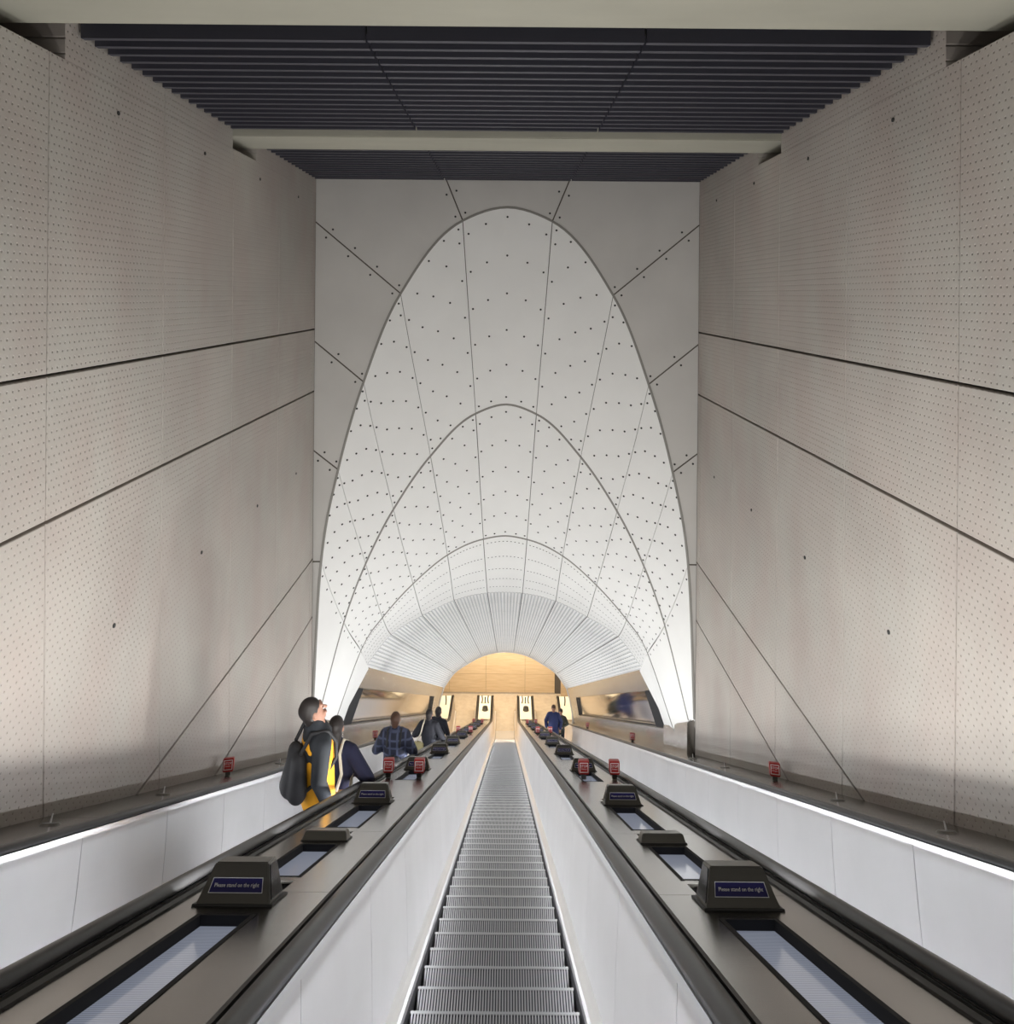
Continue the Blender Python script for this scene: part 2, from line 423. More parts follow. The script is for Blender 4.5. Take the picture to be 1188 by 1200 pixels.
for sg in (-1, 1):
    rows = []
    for j in range(21):
        w = j / 10; rows.append([bm.verts.new(flare(w, sg * u) - fnormal(w, sg * u) * .05) for u in (4.5, 4.75, 5, 5.25, 5.5)])
    for a, b in zip(rows, rows[1:]):
        for i in range(4): bm.faces.new([a[i], a[i + 1], b[i + 1], b[i]])
fin('joint_backing', bm, 'gap', vault, recalc=False)

# fluted tube
TP = [(p.x, p.z - (ZC - T30 * p.y)) for p in RD]       # section (x, h) at u = 0,.5..4.5
def tubesec(u):
    p = mono([Vector((x, 0, h)) for x, h in TP], US[:6], u); return p.x, p.z
def tube_start(u): return mono(RD, US, u).y
D_TUBE = 36.7
NSEG = 11
for c in range(-4, 5):
    for s in range(NSEG):
        bm = bmesh.new(); us = []
        NF = 10; u0, u1 = c - .492, c + .492
        for f in range(NF):
            a = u0 + (u1 - u0) * f / NF; w = (u1 - u0) / NF
            us += [(a + w * .02, 0), (a + w * .58, 0), (a + w * .62, .035), (a + w * .98, .035)]
        us.append((u1, 0))
        def row(t, inset=0):
            out = []
            for u, off in us:
                x, h = tubesec(u); d0 = tube_start(u) + .012
                d = d0 + (D_TUBE - d0) * t + inset
                nx, nh = x / 3.8, (h + 1.13) / 3.8
                out.append(bm.verts.new((x + nx * off, d, ZC - T30 * d + h + nh * off)))
            return out
        a, b = row(s / NSEG, .004 if s else 0), row((s + 1) / NSEG, -.004)
        for i in range(len(us) - 1): bm.faces.new([a[i], a[i + 1], b[i + 1], b[i]]).material_index = 1 if i % 4 == 2 else 0
        fin('fluted_panel', bm, ['flute', 'slot'], vault, recalc=False)
bm = bmesh.new(); rows = []
for t in (0, .25, .5, .75, 1):
    r = []
    for i in range(37):
        u = -4.5 + .25 * i; x, h = tubesec(u); d0 = tube_start(u); d = d0 + (D_TUBE - d0) * t
        r.append(bm.verts.new((x * 1.012, d, ZC - T30 * d + h + .045)))
    rows.append(r)
for a, b in zip(rows, rows[1:]):
    for i in range(36): bm.faces.new([a[i], a[i + 1], b[i + 1], b[i]])
fin('joint_backing', bm, 'gap', vault, recalc=False)
# arch rim at the bottom of the tube
bm = bmesh.new()
sec = [tubesec(-4.5 + .25 * i) for i in range(37)]
sec = [(-3.56, -2.2), (-3.50, -.5), (-3.32, .34)] + sec + [(3.32, .34), (3.50, -.5), (3.56, -2.2)]
for (xa, ha), (xb, hb) in zip(sec, sec[1:]):
    def pt(x, h, k, d):
        r = math.hypot(x, h + 1.13); s = 1 + k / r
        return (x * s, d, ZC - T30 * D_TUBE + (h + 1.13) * s - 1.13)
    hexa(bm, [pt(xa, ha, -.03, D_TUBE), pt(xb, hb, -.03, D_TUBE), pt(xb, hb, -.03, D_TUBE + .25), pt(xa, ha, -.03, D_TUBE + .25),
              pt(xa, ha, .3, D_TUBE), pt(xb, hb, .3, D_TUBE), pt(xb, hb, .3, D_TUBE + .25), pt(xa, ha, .3, D_TUBE + .25)])
o = fin('trim_1', bm, 'vault'); o['kind'] = 'structure'

# ------------------------------------------------------------------ end wall with arch
ew = fin('wall_back', (lambda bm: ([slabquad(bm, [(q[0], DW + .06, q[1]) for q in pl], (0, .05, 0)) for pl in
    [[(0, ZC + 2.3), (0, ZC + 2.05)] + [(0, 0)]][:0]], bm)[1])(bmesh.new()), 'gap')
ew['kind'] = 'structure'
def ringA_pts(ua, ub, n=8, off=.017):
    out = []
    for i in range(n + 1):
        u = ua + (ub - ua) * i / n; p = RP(0, u)
        q = RP(0, min(u + .01, 5.5)) - RP(0, max(u - .01, -5.5)); nn = Vector((-q.z, 0, q.x)).normalized()
        if nn.dot(Vector((p.x, 0, p.z - (ZC - 6)))) < 0: nn = -nn
        out.append(Vector((p.x, DW, p.z)) + nn * off)
    return out
TOP = ZC + 2.75
def zpx(y): return ZC + (346 - y) * DW / 830
outer = {.5: (-1.19, zpx(206)), 1.5: (-XW, zpx(262)), 2.5: (-XW, zpx(402)), 3.5: (-XW, zpx(530)), 4.5: (-XW, zpx(660))}
def plate(pts, name='wall_panel'):
    bm = bmesh.new()
    c = sum(pts, Vector()) / len(pts)
    a = [bm.verts.new(p) for p in pts]
    f = bm.faces.new(a); g = bmesh.ops.inset_region(bm, faces=[f], thickness=.008, depth=0, use_even_offset=True)
    keep = f
    dele = [q for q in bm.faces if q != keep]
    bmesh.ops.delete(bm, geom=dele, context='FACES')
    r = bmesh.ops.extrude_face_region(bm, geom=[keep])
    for v in [e for e in r['geom'] if isinstance(e, bmesh.types.BMVert)]: v.co.y += .05
    return fin(name, bm, 'endwall', ew)
for sg in (-1, 1):
    def MX(L): 
        L = [Vector((sg * -p.x, p.y, p.z)) for p in L]; return L
    # built for the left side (x<0), mirrored for the right
    def V(q): return Vector((q[0], DW, q[1]))
    for ua, ub in ((.5, 1.5), (1.5, 2.5), (2.5, 3.5), (3.5, 4.5), (4.5, 5.5)):
        arc = [Vector((-p.x, p.y, p.z)) for p in ringA_pts(ua, ub)]
        if ua == .5:
            ext = V(outer[.5]) + (V(outer[.5]) - RA[1].copy().reflect(Vector((1, 0, 0)))) * (2.75 - 2.09) / 1.0 * .0
            pts = arc + [V(outer[1.5]), V((-XW, TOP)), V((-1.0, TOP)), V(outer[.5])]
            pts = arc + [V(outer[1.5]), V((-XW, TOP)), V((-1.38, TOP))]
        elif ub == 5.5:
            pts = arc + [V((-XW, ZC - 8.1)), V(outer[4.5])]
        else:
            pts = arc + [V(outer[ub]), V(outer[ua])]
        plate(MX(pts))
arc = ringA_pts(-.5, .5)
plate(arc + [Vector((1.38, DW, TOP)), Vector((-1.38, DW, TOP))])
bm = bmesh.new()           # dark behind the joints
for sg in (-1, 1):
    prev = None
    for i in range(40):
        u = 5.5 * i / 39; p = RP(0, u); n = Vector((p.x, DW + .055, p.z)); 
        o_ = Vector((3.75, DW + .055, TOP if p.z > ZC - .5 else p.z)) if p.x > .01 else Vector((0, DW + .055, TOP))
        o_ = Vector((3.75 * min(1, i / 10), DW + .055, TOP - max(0, i - 10) * .34))
        cur = (Vector((sg * (n.x + .0), n.y, n.z)), Vector((sg * o_.x, o_.y, o_.z)))
        if prev: quad(bm, [prev[0], cur[0], cur[1], prev[1]])
        prev = cur
fin('joint_backing', bm, 'gap', ew, recalc=False)
for sg in (-1, 1):
    for key in (.5, 1.5, 2.5, 3.5, 4.5):
        i = US.index(key); p = Vector((-RA[i].x * -sg, DW - .001, RA[i].z)); q = Vector((outer[key][0] * -sg, DW - .001, outer[key][1]))
        ribbon([p.lerp(q, t / 4) for t in range(5)], [Vector((0, -1, 0))] * 5, .024, .004, 'joint_seal', 'gap', ew)
bm = bmesh.new()           # bolt pairs beside the radial joints
for sg in (-1, 1):
    for key, n in ((.5, 2), (1.5, 4), (2.5, 2), (3.5, 2)):
        i = US.index(key); p = Vector((-RA[i].x, 0, RA[i].z)); q = Vector((outer[key][0], 0, outer[key][1]))
        dr = (q - p).normalized(); nr = Vector((-dr.z, 0, dr.x))
        L = (q - p).length
        for j in range(n):
            t = .12 + j * (L * .78 / max(1, n - 1)) * (1 if n > 2 else .62)
            for s2 in (-1, 1):
                c = p + dr * min(t, L - .08) + nr * s2 * .10
                bmesh.ops.create_cone(bm, segments=10, radius1=.02, radius2=.02, depth=.012, cap_ends=True, matrix=Matrix.Translation((sg * -c.x, DW - .002, c.z)) @ Matrix.Rotation(math.pi / 2, 4, 'X'))
fin('fixing_socket', bm, 'hole', ew)

# ------------------------------------------------------------------ polished side panels and windows of the tube
for sg, side in ((-1, 'left'), (1, 'right')):
    t = empty('steel_wall_cladding', (sg * 3.5, 16, SL(16) - .9))
    tag(t, 'polished steel cladding with a long display recess along the %s wall of the tunnel' % side, 'wall cladding', 'polished steel wall claddings')
    L0 = t.location.copy()
    def P3(x, d, h): return Vector((sg * x, d, ZC - T30 * d + h)) - L0
    edges = [(3.20, .82), (3.32, .345)]
    ds = [15.8 + 1.45 * i for i in range(15)]; ds[-1] = D_TUBE
    for i, (a, b) in enumerate(zip(ds, ds[1:])):
        a0 = a + .006; a1 = a0 + (.42 if i == 0 else 0)
        bm = bmesh.new(); slabquad(bm, [P3(3.19, a1, .84), P3(3.19, b, .84), P3(3.32, b, .345), P3(3.32, a0, .345)], (sg * .03, 0, .0)); fin('top_panel', bm, 'steel', t)
        c0 = a + .004
        bm = bmesh.new(); slabquad(bm, [P3(3.50, c0 - (.4 if i == 0 else 0), -.49), P3(3.50, b, -.49), P3(3.57, b, -.93), P3(3.57, c0 - (.4 if i == 0 else 0), -.93)], (sg * .03, 0, 0)); fin('base_panel', bm, 'steel', t)
        if a < 32.5:
            b2 = min(b, 33.2)
            bm = bmesh.new(); slabquad(bm, [P3(3.43, c0, .345), P3(3.43, b2 + (.5 if b2 > 33 else 0), .345), P3(3.60, b2 + (.5 if b2 > 33 else 0), -.49), P3(3.60, c0, -.49)], (sg * .03, 0, 0)); fin('display_glass', bm, 'mirror', t)
    bm = bmesh.new(); slabquad(bm, [P3(3.32, 33.2, .345), P3(3.32, D_TUBE, .345), P3(3.50, D_TUBE, -.49), P3(3.50, 33.6, -.49)], (sg * .15, 0, 0)); fin('end_panel', bm, 'steel', t)
    bm = bmesh.new()   # dark frame: head, sill and the near jamb
    def bar(p, q, w):
        slabquad(bm, [p, q, q + w, p + w], (sg * .02, .0, -.02))
    ins = Vector((sg * .11, 0, 0))
    slabquad(bm, [P3(3.32, 15.8, .345), P3(3.32, 33.2, .345), P3(3.45, 33.2, .36), P3(3.45, 15.8, .36)], (0, 0, .015))
    slabquad(bm, [P3(3.50, 15.4, -.49), P3(3.50, 33.4, -.49), P3(3.62, 33.4, -.50), P3(3.62, 15.4, -.50)], (0, 0, -.015))
    fin('recess_edge', bm, 'groove', t)
    bm = bmesh.new(); slabquad(bm, [P3(3.325, 15.80, .34), P3(3.325, 16.75, .34), P3(3.50, 16.25, -.485), P3(3.50, 15.40, -.485)], (sg * .03, .02, 0)); fin('jamb', bm, 'dark', t)
    # plinth block at the foot of the arch
    pl = fin('steel_plinth', (lambda bm: (hexa(bm, [(sg * 3.46, DW + .02, ZC - T30 * DW - .98), (sg * 3.46, 15.33, ZC - T30 * 15.33 - .98), (sg * 3.66, 15.33, ZC - T30 * 15.33 - .98), (sg * 3.66, DW + .02, ZC - T30 * DW - .98),
        (sg * 3.46, DW + .02, ZC - 8.0), (sg * 3.46, 15.33, ZC - 9.27), (sg * 3.66, 15.33, ZC - 9.25), (sg * 3.66, DW + .02, ZC - 7.93)]),
        bmesh.ops.bevel(bm, geom=list(bm.edges), offset=.012, segments=2, affect='EDGES'), bm)[2])(bmesh.new()), 'steel')
    tag(pl, 'low polished steel plinth at the foot of the arch by the %s shaft wall' % side, 'plinth', 'steel plinths at the arch')

# ------------------------------------------------------------------ escalators
def make_step():
    bm = bmesh.new()
    box(bm, -.497, .497, -.36, -.004, -.012, 0, 1)
    n = 56
    for i in range(n):
        x = -.485 + .97 * i / (n - 1); box(bm, x - .0045, x + .0045, -.36, 0, .0, .009, 0)
    box(bm, -.497, .497, -.016, 0, -.20, .004, 1)
    for i in range(n):
        x = -.485 + .97 * i / (n - 1); box(bm, x - .0045, x + .0045, 0, .006, -.2, .009, 0)
    box(bm, -.497, .497, -.012, .003, .0, .0095, 0)
    me = bpy.data.meshes.new('step'); bmesh.ops.recalc_face_normals(bm, faces=bm.faces); bm.to_mesh(me); bm.free()
    me.materials.append(MT['tread']); me.materials.append(MT['riser'])
    return me
STEP = make_step()
STEP_D = [1.64 + .36 * i for i in range(100)]
def escalator(cx, label):
    t = empty('escalator', (cx, 1.2, SL(1.2) - 1.81)); L0 = t.location.copy()
    tag(t, label, 'escalator', 'escalators going down the shaft')
    for d in STEP_D:
        if d > 37.3: continue
        s = bpy.data.objects.new('step', STEP); COL.objects.link(s); s.parent = t; s.location = (0, d - L0.y, ZC - T30 * d - 1.81 - .009 - L0.z)
    bm = bmesh.new(); box(bm, -.5, .5, 37.2 - L0.y, 38.1 - L0.y, .005 - L0.z, .02 - L0.z)
    for i in range(40):
        x = -.48 + .96 * i / 39; box(bm, x - .006, x + .006, 37.1 - L0.y, 37.25 - L0.y, .0 - L0.z, .022 - L0.z)
    fin('comb_plate', bm, 'tread', t)
    for sg in (-1, 1):
        def part(name, prof, m, ds=PATH, smooth=False):
            bm = bmesh.new(); sweep(bm, [(cx + sg * x, h) for x, h in prof], ds)
            bmesh.ops.translate(bm, verts=bm.verts, vec=-L0); return fin(name, bm, m, t, smooth)
        part('skirt', [(.503, -2.12), (.503, -1.77), (.53, -1.77), (.53, -2.12)], 'skirt')
        part('deflector_strip', [(.503, -1.77), (.507, -1.735), (.522, -1.718), (.552, -1.706), (.582, -1.70), (.582, -1.77)], 'trim')
        pr = []
        for i in range(9):
            a = math.pi * i / 8; pr.append((.694 - .043 * math.cos(a), -.893 + .034 * math.sin(a)))
        pr += [(.737, -.905), (.726, -.915), (.662, -.915), (.651, -.905)]
        hr = part('handrail', pr, 'rubber', smooth=True)
        # rounded return of the handrail at the lower newel
        bm = bmesh.new(); rows = []
        zt = sline(39.8)
        for j in range(9):
            a = math.pi * j / 8; cz = zt - 1.17; R = .26
            rr = [(x, h + .893) for x, h in pr]
            rows.append([bm.verts.new((cx + sg * x, 39.8 + (R + hh) * math.sin(a), cz + .017 + (R + hh) * math.cos(a))) for x, hh in rr])
        for a, b in zip(rows, rows[1:]):
            for i in range(len(pr)): bm.faces.new([a[i], a[(i + 1) % len(pr)], b[(i + 1) % len(pr)], b[i]])
        bmesh.ops.translate(bm, verts=bm.verts, vec=-L0); fin('handrail_return', bm, 'rubber', t, True)
        part('handrail_guide', [(.648, -.955), (.652, -.915), (.726, -.915), (.726, -.95)], 'trim')
        part('outer_trim', [(.738, -.94), (.740, -.912), (.758, -.905), (.761, -.925), (.771, -.925), (.774, -.908), (.796, -.915), (.798, -.94)], 'groove')
        # balustrade panels, joints square to the incline
        d = 1.2
        while d < 39.7:
            d1 = min(d + 1.24, 39.8)
            bm = bmesh.new(); g = .003
            sec = [(.580, -1.70), (.612, -1.30), (.648, -.955)]
            def q(x, h, dd):
                lean = .36 * (h + .955) if dd < 36 else 0.
                if dd < 2: lean = 0
                y = dd + lean; return (cx + sg * x, y, sline(y) + h)
            for (xa, ha), (xb, hb) in zip(sec, sec[1:]):
                a = [q(xa, ha, d + g), q(xa, ha, d1 - g), q(xb, hb, d1 - g), q(xb, hb, d + g)]
                v0 = [bm.verts.new(p) for p in a]; bm.faces.new(v0)
                v1 = [bm.verts.new((p[0] + sg * .015, p[1], p[2])) for p in a]; bm.faces.new(v1[::-1])
                for i in range(4): bm.faces.new([v0[i], v1[i], v1[(i + 1) % 4], v0[(i + 1) % 4]])
            bmesh.ops.remove_doubles(bm, verts=bm.verts, dist=.0005)
            bmesh.ops.translate(bm, verts=bm.verts, vec=-L0)
            fin('balustrade_panel', bm, 'panel', t); d = d1
        part('panel_backing', [(.600, -1.72), (.671, -.96), (.69, -.96), (.62, -1.72)], 'groove')
    return t
escalator(0, 'empty middle escalator running straight down from the camera')
escalator(-2.235, 'left escalator carrying a queue of standing passengers beside the left wall')
escalator(2.235, 'right escalator with two distant passengers near its foot beside the right wall')

# ------------------------------------------------------------------ decks
BOXD = [3.2 + 3.3 * k for k in range(10)]
def frame_pt(x, d, n=0., c=0.):      # point on the deck surface, n metres off it square to the incline
    return Vector((x, d + n * .5, ZC - T30 * d + c + n * .866))
HD = -.925
def deckmesh(x0, x1, d0, d1, hole=None, h=HD, th=.02):
    bm = bmesh.new()
    def sl(xa, xb, da, db):
        if hole is None and db > 36.6:
            ds = [da] + [q for q in (36.6, 37.2, 37.5, 37.8, 38.4) if da < q < db] + [db]
        else: ds = [da, db]
        sweep(bm, [(xa, h), (xb, h), (xb, h - th), (xa, h - th)], ds)
    if hole:
        hx0, hx1 = hole[:2]; c = d0
        sl(x0, hx0, d0, d1); sl(hx1, x1, d0, d1)
        for hd0, hd1 in hole[2]:
            sl(hx0, hx1, c, hd0); c = hd1
        sl(hx0, hx1, c, d1)
    else: sl(x0, x1, d0, d1)
    return bm
SLOTS = []; DX = {-1: 1.155, 1: 1.11}
for sg, side in ((-1, 'left'), (1, 'right')):
    t = empty('escalator_deck', (sg * 1.11, 1.2, SL(1.2) + HD))
    L0 = t.location.copy()
    tag(t, 'long brushed steel deck between the middle escalator and the %s escalator' % side, 'escalator deck', 'steel decks between the escalators')
    def add(bm, nm='deck_panel', m='deck'):
        bmesh.ops.translate(bm, verts=bm.verts, vec=-L0); return fin(nm, bm, m, t)
    d = 1.2
    cuts = [1.2, 1.8]
    for b in BOXD: cuts += [b + .26, b + 1.9]
    cuts = [c for c in cuts if c < 35.5] + [36.4, 39.9]
    slots = [(b - 1.25, b - .13) for b in BOXD] + [(3.76, 4.62)] + [(q + .275, q + .475) for q in BOXD] + [(4.92, 5.09)]
    g = .002
    for a, b in zip(cuts, cuts[1:]):
        hs = [s for s in slots if s[0] > a and s[1] < b]
        xs = sorted((sg * .800, sg * 1.435))
        if hs:
            add(deckmesh(xs[0], xs[1], a + g, b - g, (sg * DX[sg] - .115, sg * DX[sg] + .115, sorted(hs))))
            SLOTS += [(sg, side, s) for s in hs if s[1] - s[0] > .5]
        elif b > 39: add(deckmesh(xs[0], xs[1], 37.5, b - g), 'end_panel', 'reflectpanel'); add(deckmesh(xs[0], xs[1], a + g, 37.5 - g))
        else: add(deckmesh(xs[0], xs[1], a + g, b - g))
    bm = bmesh.new(); sweep(bm, [(sg * .785, HD - .13), (sg * .785, HD - .11), (sg * 1.45, HD - .11), (sg * 1.45, HD - .13)]); add(bm, 'under_tray', 'groove')
    bm = bmesh.new(); z0 = sline(39.9) + HD; box(bm, *sorted((sg * .70, sg * 1.52)), 39.9, 39.93, .0, z0); add(bm, 'end_cap', 'steel')

LN = ORD
cnt = {-1: 0, 1: 0}
for sg, side, (a, b) in sorted(SLOTS, key=lambda q: (q[0], q[2][0])):
    k = cnt[sg]; cnt[sg] += 1
    x = sg * DX[sg]; o = empty('recessed_light', (x, (a + b) / 2, SL((a + b) / 2) + HD)); L0 = o.location.copy()
    tag(o, 'recessed ribbed uplight in the %s deck, %s one from the camera' % (side, ORD[k]), 'light', 'uplights recessed in the decks')
    bm = bmesh.new()
    for p in ([(x - .128, HD + .003), (x - .108, HD + .003), (x - .108, HD - .10), (x - .128, HD - .021), ], [(x + .108, HD + .003), (x + .128, HD + .003), (x + .128, HD - .021), (x + .108, HD - .10)]):
        sweep(bm, p, [a - .012, b + .012])
    for dd in (a, b - .01): sweep(bm, [(x - .108, HD + .003), (x + .108, HD + .003), (x + .108, HD - .10), (x - .108, HD - .10)], [dd, dd + .01])
    bmesh.ops.translate(bm, verts=bm.verts, vec=-L0); fin('frame', bm, 'dark', o)
    bm = bmesh.new(); sweep(bm, [(x - .107, HD - .045), (x + .107, HD - .045), (x + .107, HD - .052), (x - .107, HD - .052)], [a + .012, b - .012])
    bmesh.ops.translate(bm, verts=bm.verts, vec=-L0); fin('lens', bm, 'lens', o)

# outer decks
for sg, side in ((-1, 'left'), (1, 'right')):
    t = empty('escalator_deck', (sg * 3.28, 1.2, SL(1.2) + HD))
    L0 = t.location.copy()
    tag(t, 'narrow dark steel deck between the %s escalator and the %s shaft wall' % (side, side), 'escalator deck', 'outer decks along the walls')
    ds = [1.2 + 1.87 * i + .65 for i in range(-1, 20)]; ds = [1.2] + [q for q in ds if 1.4 < q < 36] + [36.4, 39.9]
    xs = sorted((sg * 3.035, sg * 3.595))
    for a, b in zip(ds, ds[1:]):
        for a_, b_, m_, n_ in (((a, 37.5, 'deck', 'deck_panel'), (37.5, b, 'reflectpanel', 'end_panel')) if b > 39 else ((a, b, 'deck', 'deck_panel'),)):
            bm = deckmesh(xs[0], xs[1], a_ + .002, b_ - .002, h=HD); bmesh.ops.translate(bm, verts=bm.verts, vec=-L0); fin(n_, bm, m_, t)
    bm = bmesh.new(); box(bm, *sorted((sg * 2.92, sg * 3.6)), 39.9, 39.93, .0, sline(39.9) + HD); bmesh.ops.translate(bm, verts=bm.verts, vec=-L0); fin('end_cap', bm, 'steel', t)

# ------------------------------------------------------------------ sign boxes
TILT = Matrix.Rotation(math.radians(-30), 4, 'X')
def sign_box():
    r = empty('sign_box'); 
    bm = bmesh.new()      # housing (tapered box, hood with side cheeks)
    B = [(-.17, 0, 0), (.17, 0, 0), (.165, .25, 0), (-.165, .25, 0)]; Tp = [(-.122, .055, .15), (.122, .055, .15), (.12, .20, .15), (-.12, .20, .15)]
    hexa(bm, B + Tp); bmesh.ops.bevel(bm, geom=list(bm.edges), offset=.005, segments=2, affect='EDGES')
    fin('housing', bm, 'box', r)
    bm = bmesh.new()      # lip seams and foot flange
    hexa(bm, [(-.182, -.008, 0), (.182, -.008, 0), (.182, .258, 0), (-.182, .258, 0), (-.180, -.006, .008), (.180, -.006, .008), (.180, .256, .008), (-.180, .256, .008)])
    fin('base_flange', bm, 'groove', r)
    for s in (-1, 1):
        bm = bmesh.new()
        slabquad(bm, [(s * .1635, .03, .018), (s * .160, .225, .018), (s * .1235, .190, .138), (s * .128, .07, .138)], (s * .003, 0, .0005))
        fin('side_glass', bm, 'black', r)
    n = Vector((0, -.15, .055)).normalized(); up = Vector((0, .055, .15)).normalized()
    c = Vector((0, .055 * .46, .15 * .46)) + n * .003
    bm = bmesh.new()
    w = .124; hh = .028
    slabquad(bm, [c + Vector((-w, 0, 0)) - up * hh, c + Vector((w, 0, 0)) - up * hh, c + Vector((w - .01, 0, 0)) + up * hh, c + Vector((-w + .01, 0, 0)) + up * hh], -n * .003)
    pl = fin('sign_plate', bm, 'plate', r); pl['label'] = 'dark blue plate with white lettering and edge'
    bm = bmesh.new(); t_ = .0022
    def st(p, q, wv): slabquad(bm, [p, q, q + wv, p + wv], n * .0012)
    a = c + Vector((-w, 0, 0)) - up * hh; b = c + Vector((w, 0, 0)) - up * hh; e = c + Vector((w - .01, 0, 0)) + up * hh; f = c + Vector((-w + .01, 0, 0)) + up * hh
    st(a, b, up * t_); st(f, e, -up * t_); st(a, f, Vector((t_, 0, 0))); st(b, e, Vector((-t_, 0, 0)))
    fin('plate_edge', bm, 'white', pl)
    tm = text_mesh('Please stand on the right', .0205); tm.materials.append(MT['white'])
    to = bpy.data.objects.new('lettering', tm); COL.objects.link(to); to.parent = pl
    z = n; x = Vector((1, 0, 0)); y = z.cross(x)
    m = Matrix((x, y, z)).transposed().to_4x4(); m.translation = c + n * .0012; to.matrix_local = m
    return r
proto = sign_box()
first = True
for sg, side in ((-1, 'left'), (1, 'right')):
    for k, d in enumerate(BOXD):
        o = proto if first else copy_tree(proto); first = False
        o.matrix_world = Matrix.Translation(frame_pt(sg * (DX[sg] + .025), d, .001, HD)) @ TILT
        tag(o, 'grey wedge box with blue sign plate on the %s deck, %s from the camera' % (side, ORD[k]), 'sign', 'sign boxes along the decks')
for sg, side in ((-1, 'left'), (1, 'right')):
    r = empty('light_hood'); bm = bmesh.new()
    hexa(bm, [(-.15, 0, 0), (.15, 0, 0), (.15, .17, 0), (-.15, .17, 0), (-.135, .015, .055), (.135, .015, .055), (.125, .155, .055), (-.125, .155, .055)])
    bmesh.ops.bevel(bm, geom=list(bm.edges), offset=.005, segments=2, affect='EDGES'); fin('housing', bm, 'box', r)
    bm = bmesh.new(); hexa(bm, [(-.156, -.006, 0), (.156, -.006, 0), (.156, .176, 0), (-.156, .176, 0), (-.155, -.005, .006), (.155, -.005, .006), (.155, .175, .006), (-.155, .175, .006)]); fin('base_flange', bm, 'groove', r)
    r.matrix_world = Matrix.Translation(frame_pt(sg * DX[sg], 4.72, .001, HD)) @ TILT
    tag(r, 'low plain grey hood on the %s deck between its two nearest sign boxes' % side, 'light hood', 'low plain hoods on the decks')

# ------------------------------------------------------------------ emergency stop buttons
def stop_button(low=False):
    r = empty('emergency_stop_button'); ph = .05 if low else .07
    bm = bmesh.new(); box(bm, -.03, .03, 0, .07, 0, ph); bmesh.ops.bevel(bm, geom=list(bm.edges), offset=.004, segments=1, affect='EDGES'); fin('post', bm, 'box', r)
    bm = bmesh.new(); hexa(bm, [(-.061, -.03, ph - .005), (.061, -.03, ph - .005), (.061, .08, ph - .005), (-.061, .08, ph - .005), (-.065, -.01, ph + .14), (.065, -.01, ph + .14), (.065, .07, ph + .14), (-.065, .07, ph + .14)])
    bmesh.ops.bevel(bm, geom=list(bm.edges), offset=.008, segments=2, affect='EDGES'); fin('housing', bm, 'red', r)
    n = Vector((0, -.15, .02)).normalized(); up = Vector((0, .02, .15)).normalized(); c = Vector((0, -.0205, ph + .07)) + n * .002
    bm = bmesh.new(); w = .052
    slabquad(bm, [c + Vector((-w, 0, 0)) - up * w, c + Vector((w, 0, 0)) - up * w, c + Vector((w, 0, 0)) + up * w, c + Vector((-w, 0, 0)) + up * w], -n * .002)
    pl = fin('sign_plate', bm, 'white', r); c2 = c + n * .001; w = .045
    bm = bmesh.new(); slabquad(bm, [c2 + Vector((-w, 0, 0)) - up * w, c2 + Vector((w, 0, 0)) - up * w, c2 + Vector((w, 0, 0)) + up * w, c2 + Vector((-w, 0, 0)) + up * w], -n * .001)
    fin('red_field', bm, 'red', pl)
    for s, sz, dy in (('STOP', .036, .016), ('Emergency', .015, -.012)):
        tm = text_mesh(s, sz); tm.materials.append(MT['white']); to = bpy.data.objects.new('lettering', tm); COL.objects.link(to); to.parent = pl
        x = Vector((1, 0, 0)); m = Matrix((x, n.cross(x), n)).transposed().to_4x4(); m.translation = c2 + n * .0012 + up * dy; to.matrix_local = m
    return r
pr = stop_button(); first = True
for sg, side in ((-1, 'left'), (1, 'right')):
    for di, d in enumerate((8.75, 21.5, 32.0)):
        for x, which in ((1.02, 'middle'), (1.40, side)):
            o = pr if first else copy_tree(pr); first = False
            o.location = frame_pt(sg * x, d, 0, HD) - Vector((0, 0, .0))
            o.rotation_euler = (math.radians(-12), 0, 0)
            tag(o, 'red stop button on the %s deck, beside the %s escalator, in the %s pair down' % (side, which, ORD[di]), 'stop button', 'red stop buttons on the decks')
pr = stop_button(True); first = True
for sg, side in ((-1, 'left'), (1, 'right')):
    for di, (x, d) in enumerate(((3.42, 8.85), (3.25, 17.9), (3.25, 27.8))):
        o = pr if first else copy_tree(pr); first = False
        o.location = frame_pt(sg * x, d, 0, HD); o.rotation_euler = (math.radians(-20), 0, math.radians(-12 * sg))
        tag(o, 'low red stop button on the outer deck by the %s wall, %s from the camera' % (side, ORD[di]), 'stop button', 'red stop buttons by the walls')
# anti-slide studs on the outer decks
def stud():
    r = empty('anti_slide_stud'); bm = bmesh.new()
    bmesh.ops.create_cone(bm, segments=20, radius1=.075, radius2=.06, depth=.012, cap_ends=True, matrix=Matrix.Translation((0, 0, .006))); fin('base', bm, 'box', r)
    bm = bmesh.new(); bmesh.ops.create_cone(bm, segments=12, radius1=.008, radius2=.005, depth=.06, cap_ends=True, matrix=Matrix.Translation((0, 0, .04))); fin('pin', bm, 'trim', r)
    return r
pr = stud(); first = True
for sg, side in ((-1, 'left'), (1, 'right')):
    for k, d in enumerate((5.26, 7.0, 10.6, 12.4)):
        o = pr if first else copy_tree(pr); first = False
        o.matrix_world = Matrix.Translation(frame_pt(sg * 3.33, d, .0, HD)) @ TILT
        tag(o, 'small round stud with a pin by the %s shaft wall, %s from the camera' % (side, ORD[k]), 'stud', 'studs on the outer decks')

